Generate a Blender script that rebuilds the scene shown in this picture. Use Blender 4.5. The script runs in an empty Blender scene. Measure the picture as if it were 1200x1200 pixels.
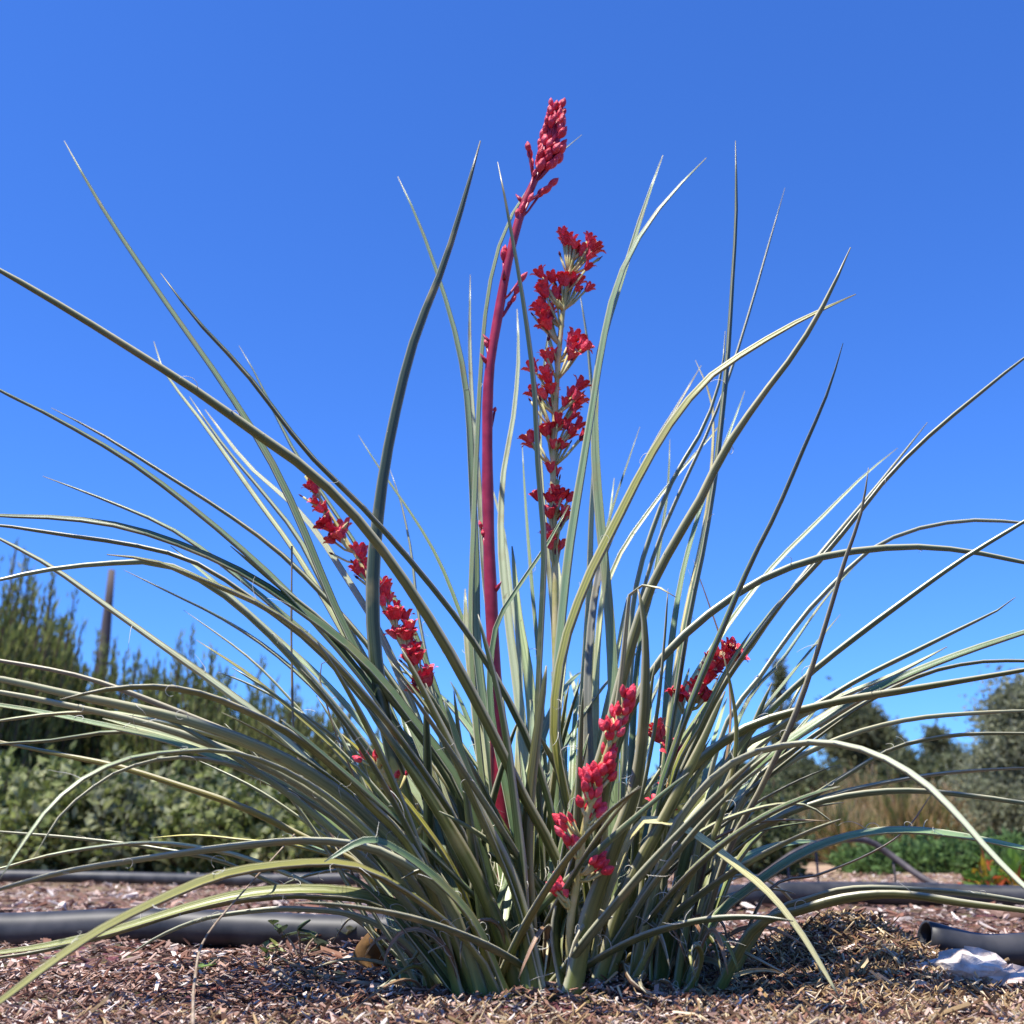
import bpy, math, random
import numpy as np
from mathutils import Vector
random.seed(7); rng = np.random.default_rng(11)
sc = bpy.context.scene
col = sc.collection

# ------------------------------------------------------------------ camera
FPX = 1287.0                      # focal length in photo pixels (1200 px frame)
PITCH = math.radians(16.65)
CAM = np.array([0.0, -1.25, 0.16])
cd = bpy.data.cameras.new('camera'); cam = bpy.data.objects.new('camera', cd); col.objects.link(cam)
cam.location = CAM; cam.rotation_euler = (math.pi/2 + PITCH, 0, 0)
cd.sensor_width = 36; cd.lens = FPX/1200*36; cd.clip_start = .02; cd.clip_end = 3000
cd.dof.use_dof = True; cd.dof.focus_distance = 1.27; cd.dof.aperture_fstop = 7.2
sc.camera = cam

# ------------------------------------------------------------------ sky, sun, exposure
SUN_EL = math.radians(69); SUN_AZ = math.radians(232)       # azimuth clockwise from +Y
w = bpy.data.worlds.new('World'); sc.world = w; w.use_nodes = True
nt = w.node_tree; bg = nt.nodes['Background']
sky = nt.nodes.new('ShaderNodeTexSky'); sky.sky_type = 'NISHITA'; sky.sun_disc = False
sky.sun_elevation = SUN_EL; sky.sun_rotation = SUN_AZ
sky.altitude = 300; sky.air_density = 1.0; sky.dust_density = 0.15; sky.ozone_density = 2.0
wb = nt.nodes.new('ShaderNodeMix'); wb.data_type = 'RGBA'; wb.blend_type = 'MULTIPLY'; wb.inputs[0].default_value = 1
wb.inputs[7].default_value = (.277, .563, 1.126, 1)            # the phone's deep blue rendering of a clear sky
nt.links.new(sky.outputs[0], wb.inputs[6]); nt.links.new(wb.outputs[2], bg.inputs[0])
bg.inputs[1].default_value = .13
sd = bpy.data.lights.new('sun', 'SUN'); sun = bpy.data.objects.new('sun', sd); col.objects.link(sun)
sd.energy = 5.0; sd.angle = math.radians(.5); sd.color = (1, .95, .87)
S = Vector((math.sin(SUN_AZ)*math.cos(SUN_EL), math.cos(SUN_AZ)*math.cos(SUN_EL), math.sin(SUN_EL)))
sun.rotation_euler = S.to_track_quat('Z', 'Y').to_euler(); sun.location = (0, 0, 6)
vs = sc.view_settings; vs.view_transform = 'Standard'; vs.look = 'None'; vs.exposure = 0.72; vs.gamma = 1

# ------------------------------------------------------------------ helpers
cT, sT = math.cos(PITCH), math.sin(PITCH)
def at(px, py, Y):
    """world point seen at photo pixel (px, py) on the vertical plane y = Y"""
    u, v = px-600.0, 600.0-py
    d = np.array([u, FPX*cT - v*sT, FPX*sT + v*cT])
    return CAM + d*((Y-CAM[1])/d[1])
def to_px(p):
    q = np.asarray(p) - CAM
    z = q[..., 1]*cT + q[..., 2]*sT; v = -q[..., 1]*sT + q[..., 2]*cT
    return 600+FPX*q[..., 0]/z, 600-FPX*v/z
def sstep(a, b, x):
    t = np.clip((x-a)/(b-a), 0, 1); return t*t*(3-2*t)
def H(x, y):
    """ground height"""
    x = np.asarray(x, float); y = np.asarray(y, float)
    h = .062*np.exp(-(((x-.40)/.11)**2 + ((y-.17)/.12)**2))
    h = h + .014*np.exp(-(((x-.08)/.12)**2 + ((y+.07)/.05)**2))
    h = h + .02*np.exp(-(((x+.12)/.25)**2 + ((y-.25)/.2)**2))
    n = .006*np.sin(x*9+1.3)*np.cos(y*11+.4) + .004*np.sin(x*23+y*17) + .003*np.sin(y*41-x*29)
    h = h + n
    h = h + .85*np.exp(-(((x-7.5)/5)**2 + ((y-17)/4)**2)) * sstep(8, 14, y)
    return h
def catmull(P, n):
    P = np.asarray(P, float)
    P = np.vstack([2*P[0]-P[1], P, 2*P[-1]-P[-2]])
    out = []
    for i in range(1, len(P)-2):
        t = np.linspace(0, 1, 14, endpoint=False)[:, None]
        a, b, c, d = P[i-1], P[i], P[i+1], P[i+2]
        out.append(.5*((2*b)+(-a+c)*t+(2*a-5*b+4*c-d)*t*t+(-a+3*b-3*c+d)*t**3))
    out = np.vstack(out+[P[-2][None]])
    L = np.r_[0, np.cumsum(np.linalg.norm(np.diff(out, axis=0), axis=1))]
    q = np.linspace(0, L[-1], n)
    return np.stack([np.interp(q, L, out[:, k]) for k in range(out.shape[1])], 1), L[-1]
def mesh(name, V, F, mat=None, smooth=True, uv=None, colr=None):
    me = bpy.data.meshes.new(name)
    me.from_pydata(np.asarray(V, float).tolist(), [], F if isinstance(F, list) else np.asarray(F).tolist())
    if smooth: me.polygons.foreach_set('use_smooth', [True]*len(me.polygons))
    if uv is not None:
        ul = me.uv_layers.new(name='UVMap'); idx = np.empty(len(me.loops), np.int32)
        me.loops.foreach_get('vertex_index', idx)
        ul.data.foreach_set('uv', np.asarray(uv, np.float32)[idx].ravel())
    if colr is not None:
        a = me.color_attributes.new('Col', 'FLOAT_COLOR', 'POINT')
        c = np.ones((len(V), 4), np.float32); c[:, :3] = colr
        a.data.foreach_set('color', c.ravel())
    if mat: me.materials.append(mat)
    me.update(); return me
def obj(name, me, parent=None, loc=None):
    o = bpy.data.objects.new(name, me); col.objects.link(o)
    if parent: o.parent = parent
    if loc is not None: o.location = loc
    return o
def empty(name, loc=(0, 0, 0)):
    o = bpy.data.objects.new(name, None); col.objects.link(o); o.location = loc; o.empty_display_size = .05
    return o
def tag(o, label, cat, group=None, kind=None):
    if label: o['label'] = label
    if cat: o['category'] = cat
    if group: o['group'] = group
    if kind: o['kind'] = kind
    return o
def tube(P, R, k=8, cap=True):
    """tube along points P with radii R"""
    P = np.asarray(P, float); n = len(P); R = np.broadcast_to(np.asarray(R, float), (n,))
    T = np.gradient(P, axis=0); T /= np.linalg.norm(T, axis=1)[:, None]+1e-12
    ref = np.array([0, 0, 1.]) if abs(T[0, 2]) < .8 else np.array([0, 1., 0])
    V = []; nrm = np.cross(T[0], ref)
    for i in range(n):
        nrm = nrm - T[i]*np.dot(nrm, T[i]); nrm /= np.linalg.norm(nrm)+1e-12
        b = np.cross(T[i], nrm)
        for j in range(k):
            a = 2*math.pi*j/k
            V.append(P[i]+R[i]*(math.cos(a)*nrm+math.sin(a)*b))
    F = [[i*k+j, i*k+(j+1) % k, (i+1)*k+(j+1) % k, (i+1)*k+j] for i in range(n-1) for j in range(k)]
    if cap: F += [list(range(k))[::-1], [(n-1)*k+j for j in range(k)]]
    return np.array(V), F
def join(parts):
    V, F, o = [], [], 0
    for v, f in parts:
        V.append(v); F += [[i+o for i in q] for q in f]; o += len(v)
    return np.vstack(V), F
def unit(v): return v/(np.linalg.norm(v, axis=-1, keepdims=True)+1e-12)

# ------------------------------------------------------------------ materials
def mat(name, base=(.5, .5, .5), rough=.6, spec=.4):
    m = bpy.data.materials.new(name); m.use_nodes = True
    p = m.node_tree.nodes['Principled BSDF']
    p.inputs['Base Color'].default_value = (*base, 1); p.inputs['Roughness'].default_value = rough
    p.inputs['Specular IOR Level'].default_value = spec
    return m, m.node_tree, p
def N(t, kind, **kw):
    n = t.nodes.new(kind)
    for k, v in kw.items(): setattr(n, k, v)
    return n
def ramp(t, src, stops):
    r = N(t, 'ShaderNodeValToRGB'); e = r.color_ramp.elements
    while len(e) < len(stops): e.new(.5)
    for x, (p, c) in zip(e, stops): x.position = p; x.color = (*c, 1) if len(c) == 3 else c
    t.links.new(src, r.inputs[0]); return r
def mixc(t, blend, fac, a, b):
    m = N(t, 'ShaderNodeMix', data_type='RGBA', blend_type=blend)
    for s, v in ((0, fac), (6, a), (7, b)):
        if hasattr(v, 'is_output') or isinstance(v, bpy.types.NodeSocket): t.links.new(v, m.inputs[s])
        elif s == 0: m.inputs[s].default_value = v
        else: m.inputs[s].default_value = (*v, 1)
    return m.outputs[2]

def leaf_material():
    m, t, p = mat('yucca_leaf', rough=.36, spec=.5)
    oi = N(t, 'ShaderNodeObjectInfo'); tc = N(t, 'ShaderNodeTexCoord')
    sx = N(t, 'ShaderNodeSeparateXYZ'); t.links.new(tc.outputs['UV'], sx.inputs[0])
    mp = N(t, 'ShaderNodeMapping'); mp.inputs['Scale'].default_value = (26, 2.5, 1)
    t.links.new(tc.outputs['UV'], mp.inputs[0])
    ad = N(t, 'ShaderNodeVectorMath', operation='ADD'); t.links.new(mp.outputs[0], ad.inputs[0])
    cb = N(t, 'ShaderNodeCombineXYZ'); mu = N(t, 'ShaderNodeMath', operation='MULTIPLY'); mu.inputs[1].default_value = 40
    t.links.new(oi.outputs['Random'], mu.inputs[0]); t.links.new(mu.outputs[0], cb.inputs[2]); t.links.new(cb.outputs[0], ad.inputs[1])
    ns = N(t, 'ShaderNodeTexNoise'); ns.inputs['Scale'].default_value = 1; ns.inputs['Detail'].default_value = 3
    t.links.new(ad.outputs[0], ns.inputs['Vector'])
    st = ramp(t, ns.outputs[0], [(.32, (.52, .58, .5)), (.5, (1, 1, 1)), (.68, (1.5, 1.42, 1.4))])
    c = mixc(t, 'MULTIPLY', 1.0, oi.outputs['Color'], st.outputs[0])
    ax = ramp(t, sx.outputs[0], [(.49, (1, 1, 1)), (.51, (2.15, 2.15, 2.3))])  # paler upper face; lit-top and shaded-underside contrast pushed into the colour
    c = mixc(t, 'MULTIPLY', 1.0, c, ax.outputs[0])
    # blotches of yellowing and rust, their own shapes
    n2 = N(t, 'ShaderNodeTexNoise'); n2.inputs['Scale'].default_value = 16; n2.inputs['Detail'].default_value = 5
    t.links.new(tc.outputs['Object'], n2.inputs['Vector'])
    bl = ramp(t, n2.outputs[0], [(.54, (0, 0, 0)), (.72, (.65, .65, .65))])
    c = mixc(t, 'MIX', bl.outputs[0], c, (.26, .21, .08))
    n3 = N(t, 'ShaderNodeTexNoise'); n3.inputs['Scale'].default_value = 90; n3.inputs['Detail'].default_value = 2
    t.links.new(tc.outputs['Object'], n3.inputs['Vector'])
    sp = ramp(t, n3.outputs[0], [(.70, (0, 0, 0)), (.76, (.5, .5, .5))])
    c = mixc(t, 'MIX', sp.outputs[0], c, (.13, .08, .035))
    # greenish yellow base, grey dry tip (v runs base to tip)
    vb = ramp(t, sx.outputs[1], [(0, (.85, .85, .85)), (.16, (.15, .15, .15)), (.3, (0, 0, 0))])
    c = mixc(t, 'MIX', vb.outputs[0], c, (.19, .23, .055))
    vt = ramp(t, sx.outputs[1], [(.965, (0, 0, 0)), (.995, (.8, .8, .8))])
    c = mixc(t, 'MIX', vt.outputs[0], c, (.17, .15, .10))
    # pale horny margins, brightened in colour to look like sunlit rims (u = 0 / 1 / .5 wrap)
    ed = ramp(t, sx.outputs[0], [(0, (1, 1, 1)), (.06, (0, 0, 0)), (.44, (0, 0, 0)), (.5, (1, 1, 1)), (.56, (0, 0, 0)), (.94, (0, 0, 0)), (1, (1, 1, 1))])
    e2 = N(t, 'ShaderNodeMath', operation='MULTIPLY'); e2.inputs[1].default_value = .75
    t.links.new(ed.outputs[0], e2.inputs[0])
    c = mixc(t, 'MIX', e2.outputs[0], c, (.62, .58, .42))
    t.links.new(c, p.inputs['Base Color'])
    bp = N(t, 'ShaderNodeBump'); bp.inputs['Strength'].default_value = .35; bp.inputs['Distance'].default_value = .0012
    t.links.new(ns.outputs[0], bp.inputs['Height']); t.links.new(bp.outputs[0], p.inputs['Normal'])
    return m
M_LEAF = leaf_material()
def attr_material(name, rough=.7, spec=.2, trans=0.0, bump=0):
    m, t, p = mat(name, rough=rough, spec=spec)
    a = N(t, 'ShaderNodeAttribute', attribute_name='Col')
    t.links.new(a.outputs['Color'], p.inputs['Base Color'])
    if trans:
        tr = N(t, 'ShaderNodeBsdfTranslucent'); t.links.new(a.outputs['Color'], tr.inputs[0])
        ms = N(t, 'ShaderNodeMixShader'); ms.inputs[0].default_value = trans
        t.links.new(p.outputs[0], ms.inputs[1]); t.links.new(tr.outputs[0], ms.inputs[2])
        t.links.new(ms.outputs[0], t.nodes['Material Output'].inputs[0])
    if bump:
        n = N(t, 'ShaderNodeTexNoise'); n.inputs['Scale'].default_value = 400; n.inputs['Detail'].default_value = 3
        tc = N(t, 'ShaderNodeTexCoord'); t.links.new(tc.outputs['Object'], n.inputs['Vector'])
        b = N(t, 'ShaderNodeBump'); b.inputs['Strength'].default_value = bump; b.inputs['Distance'].default_value = .001
        t.links.new(n.outputs[0], b.inputs['Height']); t.links.new(b.outputs[0], p.inputs['Normal'])
    return m
M_FOL = attr_material('background_foliage', .6, .3, .45)
M_CHIP = attr_material('wood_mulch', .85, .15, 0, .5)
M_WEED = attr_material('weed_leaf', .55, .3, .2)
def noisy(name, c1, c2, scale, rough=.7, spec=.3, bump=.3, dist=.002, stretch=(1, 1, 1)):
    m, t, p = mat(name, rough=rough, spec=spec)
    tc = N(t, 'ShaderNodeTexCoord'); mp = N(t, 'ShaderNodeMapping'); mp.inputs['Scale'].default_value = stretch
    t.links.new(tc.outputs['Object'], mp.inputs[0])
    n = N(t, 'ShaderNodeTexNoise'); n.inputs['Scale'].default_value = scale; n.inputs['Detail'].default_value = 5
    t.links.new(mp.outputs[0], n.inputs['Vector'])
    r = ramp(t, n.outputs[0], [(.32, c1), (.68, c2)]); t.links.new(r.outputs[0], p.inputs['Base Color'])
    b = N(t, 'ShaderNodeBump'); b.inputs['Strength'].default_value = bump; b.inputs['Distance'].default_value = dist
    t.links.new(n.outputs[0], b.inputs['Height']); t.links.new(b.outputs[0], p.inputs['Normal'])
    return m
M_STALK = noisy('crimson_stalk', (.27, .010, .030), (.44, .028, .06), 60, .38, .5, .2, .001)
M_STEMG = noisy('green_flower_stem', (.40, .37, .11), (.58, .48, .24), 70, .5, .4, .2, .001)
def petal(name, a1, a2, b1, b2, rough):
    m, t, p = mat(name, rough=rough, spec=.35)
    oi = N(t, 'ShaderNodeObjectInfo'); tc = N(t, 'ShaderNodeTexCoord')
    n = N(t, 'ShaderNodeTexNoise'); n.inputs['Scale'].default_value = 3.5; n.inputs['Detail'].default_value = 4
    t.links.new(tc.outputs['Object'], n.inputs['Vector'])
    x = ramp(t, n.outputs[0], [(.35, a1), (.65, a2)]); y = ramp(t, n.outputs[0], [(.35, b1), (.65, b2)])
    c = mixc(t, 'MIX', oi.outputs['Random'], x.outputs[0], y.outputs[0]); t.links.new(c, p.inputs['Base Color'])
    b = N(t, 'ShaderNodeBump'); b.inputs['Strength'].default_value = .25; b.inputs['Distance'].default_value = .05
    t.links.new(n.outputs[0], b.inputs['Height']); t.links.new(b.outputs[0], p.inputs['Normal'])
    return m
M_FLOW = petal('coral_flower', (.50, .012, .035), (.70, .035, .075), (.76, .05, .09), (.84, .15, .19), .5)
M_BUD = petal('red_bud', (.46, .009, .024), (.62, .025, .05), (.68, .035, .065), (.80, .10, .14), .5)
M_WILT = noisy('wilted_flower', (.07, .012, .025), (.20, .035, .05), 120, .8, .15)
M_STAM = noisy('stamen', (.7, .5, .25), (.8, .65, .4), 200, .6, .2)
M_THR = noisy('leaf_fibre', (.55, .52, .42), (.72, .70, .60), 90, .7, .2)
M_PIPE = noisy('black_poly_pipe', (.016, .018, .021), (.062, .060, .060), 22, .5, .4, .15, .001)
M_WOOD = noisy('weathered_wood', (.07, .058, .055), (.15, .12, .11), 14, .85, .1, .5, .004, (1, 1, .15))
M_BARK = noisy('bark', (.07, .05, .035), (.16, .12, .08), 20, .9, .1, .6, .01, (1, 1, .3))
M_TWIG = noisy('dry_twig', (.24, .17, .11), (.42, .34, .25), 120, .8, .1)
M_ROCK = noisy('pale_chalk_stone', (.44, .36, .31), (.76, .68, .61), 70, .95, .1, 1.0, .005)
M_DEAD = noisy('dead_brown_leaf', (.12, .065, .025), (.26, .14, .05), 60, .8, .2, .5, .002)
M_ROD = noisy('dark_metal_rod', (.05, .045, .045), (.10, .08, .08), 40, .6, .4)

def ground_material():
    m, t, p = mat('mulched_soil', rough=.95, spec=.1)
    tc = N(t, 'ShaderNodeTexCoord')
    n1 = N(t, 'ShaderNodeTexNoise'); n1.inputs['Scale'].default_value = 130; n1.inputs['Detail'].default_value = 6
    n2 = N(t, 'ShaderNodeTexNoise'); n2.inputs['Scale'].default_value = .9; n2.inputs['Detail'].default_value = 6
    vo = N(t, 'ShaderNodeTexVoronoi'); vo.inputs['Scale'].default_value = 70
    for n in (n1, n2, vo): t.links.new(tc.outputs['Object'], n.inputs['Vector'])
    a = ramp(t, n1.outputs[0], [(.25, (.055, .03, .022)), (.5, (.15, .085, .062)), (.75, (.34, .23, .18))])
    far = ramp(t, n2.outputs[0], [(.3, (.30, .19, .125)), (.5, (.46, .32, .21)), (.7, (.33, .29, .14))])
    hv = mixc(t, 'MULTIPLY', .5, a.outputs[0], vo.outputs['Color'])
    ge = N(t, 'ShaderNodeSeparateXYZ'); t.links.new(tc.outputs['Object'], ge.inputs[0])
    mr = N(t, 'ShaderNodeMapRange'); mr.inputs[1].default_value = 1.2; mr.inputs[2].default_value = 6
    t.links.new(ge.outputs[1], mr.inputs[0])
    f2 = mixc(t, 'MULTIPLY', .45, far.outputs[0], a.outputs[0])
    f2 = mixc(t, 'MIX', .75, f2, far.outputs[0])
    c = mixc(t, 'MIX', mr.outputs[0], hv, f2)
    t.links.new(c, p.inputs['Base Color'])
    b = N(t, 'ShaderNodeBump'); b.inputs['Strength'].default_value = .9; b.inputs['Distance'].default_value = .006
    t.links.new(n1.outputs[0], b.inputs['Height']); t.links.new(b.outputs[0], p.inputs['Normal'])
    return m

# ------------------------------------------------------------------ ground: one sheet to the horizon
def axis(lo, hi, fine, near):
    a = list(np.arange(-near, near+1e-6, fine)); s = fine
    while a[-1] < hi: s = min(s*1.18, 60); a.append(a[-1]+s)
    s = fine
    while a[0] > lo: s = min(s*1.18, 60); a.insert(0, a[0]-s)
    return np.array(a)
gx, gy = axis(-900, 900, .02, 1.3), axis(-300, 1500, .02, 1.0)
X, Y = np.meshgrid(gx, gy); Z = H(X, Y)
V = np.stack([X, Y, Z], -1).reshape(-1, 3); nx, ny = len(gx), len(gy)
I = (np.arange(ny-1)[:, None]*nx+np.arange(nx-1)[None]).ravel()
g = obj('ground', mesh('ground', V, np.stack([I, I+1, I+1+nx, I+nx], 1), ground_material()))
g['kind'] = 'structure'

# ------------------------------------------------------------------ mulch: tens of thousands of chips, real geometry
def chip_cloud(x, y, size, elong, pal, lift=.002, tilt=.5, thick=.22, seed=0):
    r = np.random.default_rng(seed); n = len(x)
    yaw = r.uniform(0, 2*math.pi, n); ti = np.clip(r.normal(0, tilt, n), -.7, .7); ro = r.normal(0, tilt*.8, n)
    L = size*elong; W = size*r.uniform(.55, 1.1, n); T = size*thick*r.uniform(.6, 1.5, n)
    a = np.stack([np.cos(yaw)*np.cos(ti), np.sin(yaw)*np.cos(ti), np.sin(ti)], 1)
    s = np.stack([-np.sin(yaw), np.cos(yaw), np.zeros(n)], 1)
    nn = np.cross(a, s); s = s*np.cos(ro)[:, None]+nn*np.sin(ro)[:, None]; nn = np.cross(a, s)
    c = np.stack([x, y, H(x, y)+lift+np.abs(np.sin(ti))*L*.3+r.uniform(0, .004, n)], 1)
    tp = r.uniform(.15, 1, (n, 2)); co = np.array([[-1, -1, -1], [1, -1, -1], [1, 1, -1], [-1, 1, -1], [-1, -1, 1], [1, -1, 1], [1, 1, 1], [-1, 1, 1]], float)
    J = 1+r.uniform(-.45, .2, (n, 8, 3))
    K = co[None]*J; K[:, [0, 3, 4, 7], 1] *= tp[:, 0:1]; K[:, [1, 2, 5, 6], 1] *= tp[:, 1:2]
    V = c[:, None]+(K[..., 0:1]*(L/2)[:, None, None])*a[:, None]+(K[..., 1:2]*(W/2)[:, None, None])*s[:, None]+(K[..., 2:3]*(T/2)[:, None, None])*nn[:, None]
    f = np.array([[0, 3, 2, 1], [4, 5, 6, 7], [0, 1, 5, 4], [1, 2, 6, 5], [2, 3, 7, 6], [3, 0, 4, 7]])
    F = (np.arange(n)[:, None, None]*8+f[None]).reshape(-1, 4)
    pal = np.array(pal); C = pal[r.integers(0, len(pal), n)]*r.uniform(.65, 1.25, (n, 1))
    return V.reshape(-1, 3), F, np.repeat(C, 8, 0)
PAL = [(.17, .085, .058), (.26, .14, .095), (.37, .23, .17), (.11, .058, .042), (.50, .36, .29), (.21, .10, .066), (.40, .26, .20), (.30, .17, .12), (.07, .042, .032), (.29, .20, .16), (.62, .50, .42), (.72, .62, .53)]
PALT = [(.44, .30, .15), (.32, .21, .10), (.55, .42, .24), (.21, .12, .065), (.62, .50, .33), (.15, .09, .05), (.37, .25, .125)]
def frustum(n, d0, d1, r, power=1.0):
    u = r.uniform(0, 1, n)**power; d = d0+(d1-d0)*u
    x = r.uniform(-1, 1, n)*(.62*d+.12); return x, d-1.25
r = np.random.default_rng(3)
parts = []
x, y = frustum(42000, .80, 1.45, r); parts.append(chip_cloud(x, y, np.minimum(r.lognormal(math.log(.0034), .4, len(x)), .0055), r.uniform(1.1, 4.0, len(x)), PAL, .002, .4, seed=1))
x, y = frustum(3200, .80, 1.6, r); parts.append(chip_cloud(x, y, np.minimum(r.lognormal(math.log(.0062), .28, len(x)), .0105), r.uniform(1.2, 2.8, len(x)), PAL[:7], .004, .25, .2, 2))
x, y = frustum(16000, 1.4, 2.4, r); parts.append(chip_cloud(x, y, r.lognormal(math.log(.0052), .4, len(x)), r.uniform(1.1, 3.0, len(x)), PAL, .002, .3, seed=3))
x, y = frustum(14000, 2.3, 5.5, r); parts.append(chip_cloud(x, y, r.lognormal(math.log(.011), .4, len(x)), r.uniform(1.1, 2.2, len(x)), PAL[2:], .003, .2, seed=4))
V = np.vstack([p[0] for p in parts]); off = np.cumsum([0]+[len(p[0]) for p in parts[:-1]])
F = np.vstack([p[1]+o for p, o in zip(parts, off)]); C = np.vstack([p[2] for p in parts])
o = obj('bark_mulch', mesh('bark_mulch', V, F, M_CHIP, False, None, C))
tag(o, 'reddish brown shredded bark mulch covering the soil', 'mulch', kind='stuff')
# dry fibrous litter on the mound and in front of the clump
x = np.r_[r.normal(.40, .12, 5200), r.normal(.12, .28, 2600)]; y = np.r_[r.normal(.10, .12, 5200), r.normal(-.19, .07, 2600)]
k = (y > -.42) & (y < .36); x, y = x[k], y[k]
V, F, C = chip_cloud(x, y, r.lognormal(math.log(.0019), .35, len(x)), r.uniform(2.5, 8, len(x)), PALT, .004, .6, .5, 5)
o = obj('straw_litter', mesh('straw_litter', V, F, M_CHIP, False, None, C))
tag(o, 'tan shredded straw and fibre litter heaped on the mound', 'litter', kind='stuff')

# ------------------------------------------------------------------ the plant
plant = empty('red_yucca_plant', (.05, 0, 0))
tag(plant, 'big clump of narrow grey green arching leaves with red flower stalks', 'plant')
PL = np.array([.05, 0, 0])
NSEG = 26
us = np.array([-1, -.72, -.38, 0, .38, .72, 1.0])
ui = np.array([.74, .4, 0, -.4, -.74])
GREY = (.092, .124, .056); GREEN = (.050, .072, .028); OLIVE = (.108, .112, .028); PALE = (.19, .215, .115)  # GREEN, OLIVE darkened for shaded undersides; PALE also lightens rear blades as sunlit
YEL = (.22, .195, .035); CREAM = (.29, .265, .135); BROWN = (.15, .085, .045); PURP = (.085, .08, .055); TAN = (.20, .165, .09)
def tint(c, r=random):
    k = r.uniform(.85, 1.15); return (c[0]*k*r.uniform(.92, 1.08), c[1]*k, c[2]*k*r.uniform(.85, 1.12))
leaf_count = 0
def build_leaf(P, width, color, twist=0.0, twist2=0.0, threads=0, blunt=False, fold=1.0):
    """P: world points base to tip (n,3). A thick channelled blade."""
    global leaf_count
    n = len(P); s = np.linspace(0, 1, n)
    T = unit(np.gradient(P, axis=0))
    D = P[-1]-P[0]; D = np.array([D[0], D[1], 0.]); 
    if np.linalg.norm(D) < .03: D = np.array([random.uniform(-1, 1), random.uniform(-1, 1), 0])
    D = unit(D); B = np.array([-D[1], D[0], 0.])
    Wd = B[None]-T*(T@B)[:, None]; Wd = unit(Wd); Nn = np.cross(T, Wd)
    up = Nn[:, 2].mean()*.5 - (Nn@D).mean()
    if up < 0: Nn = -Nn; Wd = -Wd
    ph = (twist+twist2*s)[:, None]
    W2 = Wd*np.cos(ph)+Nn*np.sin(ph); N2 = -Wd*np.sin(ph)+Nn*np.cos(ph)
    width = width*1.06; tip = .5 if blunt else .24
    wid = width*np.where(s < .12, 1.35-.35*s/.12, 1)*(tip+(1-tip)*(1-s**1.7)**.85)
    wid *= 1+.05*np.sin(s*23+random.uniform(0, 6))
    wid[-1] *= .35; wid[-2] *= .8
    hh = fold*wid*(.34+.22*s); th = wid*(.20+.10*s)
    yo = -(1-np.abs(us)**2.0); yi = -(1-np.abs(ui)**2.0)
    V = np.empty((n, 12, 3))
    for j, u in enumerate(us):
        V[:, j] = P+W2*(u*wid/2)[:, None]+N2*(hh*yo[j]+hh*.5)[:, None]
    for j, u in enumerate(ui):
        V[:, 7+j] = P+W2*(u*wid/2)[:, None]+N2*(hh*yi[j]+hh*.5+th*(1-u*u)*.9+.03*wid)[:, None]
    V = V.reshape(-1, 3)
    I = (np.arange(n-1)[:, None]*12+np.arange(12)[None]); J = (np.arange(n-1)[:, None]*12+(np.arange(12)+1)[None] % 12)
    F = np.stack([I, J, J+12, I+12], -1).reshape(-1, 4).tolist()
    F += [list(range(12))[::-1], [(n-1)*12+j for j in range(12)]]
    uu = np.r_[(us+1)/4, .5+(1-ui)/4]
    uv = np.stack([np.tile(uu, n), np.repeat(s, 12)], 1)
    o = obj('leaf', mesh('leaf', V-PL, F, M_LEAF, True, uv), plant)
    o.color = (*color, 1)
    leaf_count += 1
    if threads:
        rr = random.Random(leaf_count*13+5); prts = []
        for q in range(threads):
            i = rr.randint(int(n*.12), int(n*.8)); side = rr.choice((-1, 1))
            p0 = P[i]+W2[i]*side*wid[i]*.49+N2[i]*hh[i]*.4
            L = rr.uniform(.012, .04); m = 11
            d = unit(W2[i]*side*rr.uniform(.4, 1)+T[i]*rr.uniform(-.4, 1)+N2[i]*rr.uniform(-.5, .8))
            e = unit(np.cross(d, T[i]+.01)); pts = [p0-d*.002]; a = rr.uniform(0, 6); k = rr.uniform(-1.0, 1.0)
            for z in range(m):
                an = k*.42*(1+z*.08); d = unit(d*math.cos(an)+np.cross(e, d)*math.sin(an)+e*.05+np.array([rr.uniform(-.1, .1), rr.uniform(-.1, .1), rr.uniform(-.12, .08)]))
                pts.append(pts[-1]+d*L/m)
            prts.append(tube(pts, np.linspace(.00042, .00018, m+1), 3, False))
        v, f = join(prts)
        t = obj('margin_fibres', mesh('margin_fibres', v-PL, f, M_THR), o); t['kind'] = 'stuff'
    return o
def traced(base, by, pts, ty, width=.016, color=GREY, tw=None, tw2=None, th=None, blunt=False, p=1.25, fold=1.0, lift=True):
    """base: photo x where the leaf leaves the ground at depth by; pts: photo points base to tip; ty: tip depth"""
    dist = by-CAM[1]
    g0 = np.array([(base-600)/FPX*(dist*cT-.046), by]); b3 = np.array([g0[0], g0[1], float(H(g0[0], g0[1]))-.012])
    bx, bpy_ = to_px(b3)
    px = np.array([(bx, bpy_)]+list(pts), float)
    C2, L = catmull(px, NSEG)
    s = np.linspace(0, 1, NSEG)
    Yv = by+(ty-by)*s**p
    P = np.array([at(a, b, yv) for (a, b), yv in zip(C2, Yv)]); P[0] = b3
    if lift:
        h = H(P[2:, 0], P[2:, 1])+.006; P[2:, 2] = np.maximum(P[2:, 2], h)
    r = random
    if tw is None: tw = r.uniform(-.75, .75)
    if tw2 is None: tw2 = r.uniform(-.5, .5)
    if th is None: th = r.choice((1, 2, 4, 6, 9) if by < .04 else (0, 0, 2, 4))
    return build_leaf(P, width, tint(color), tw, tw2, th, blunt, fold)
R_ = lambda *a: [(a[i], a[i+1]) for i in range(0, len(a), 2)][::-1]     # points are noted tip first
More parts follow.
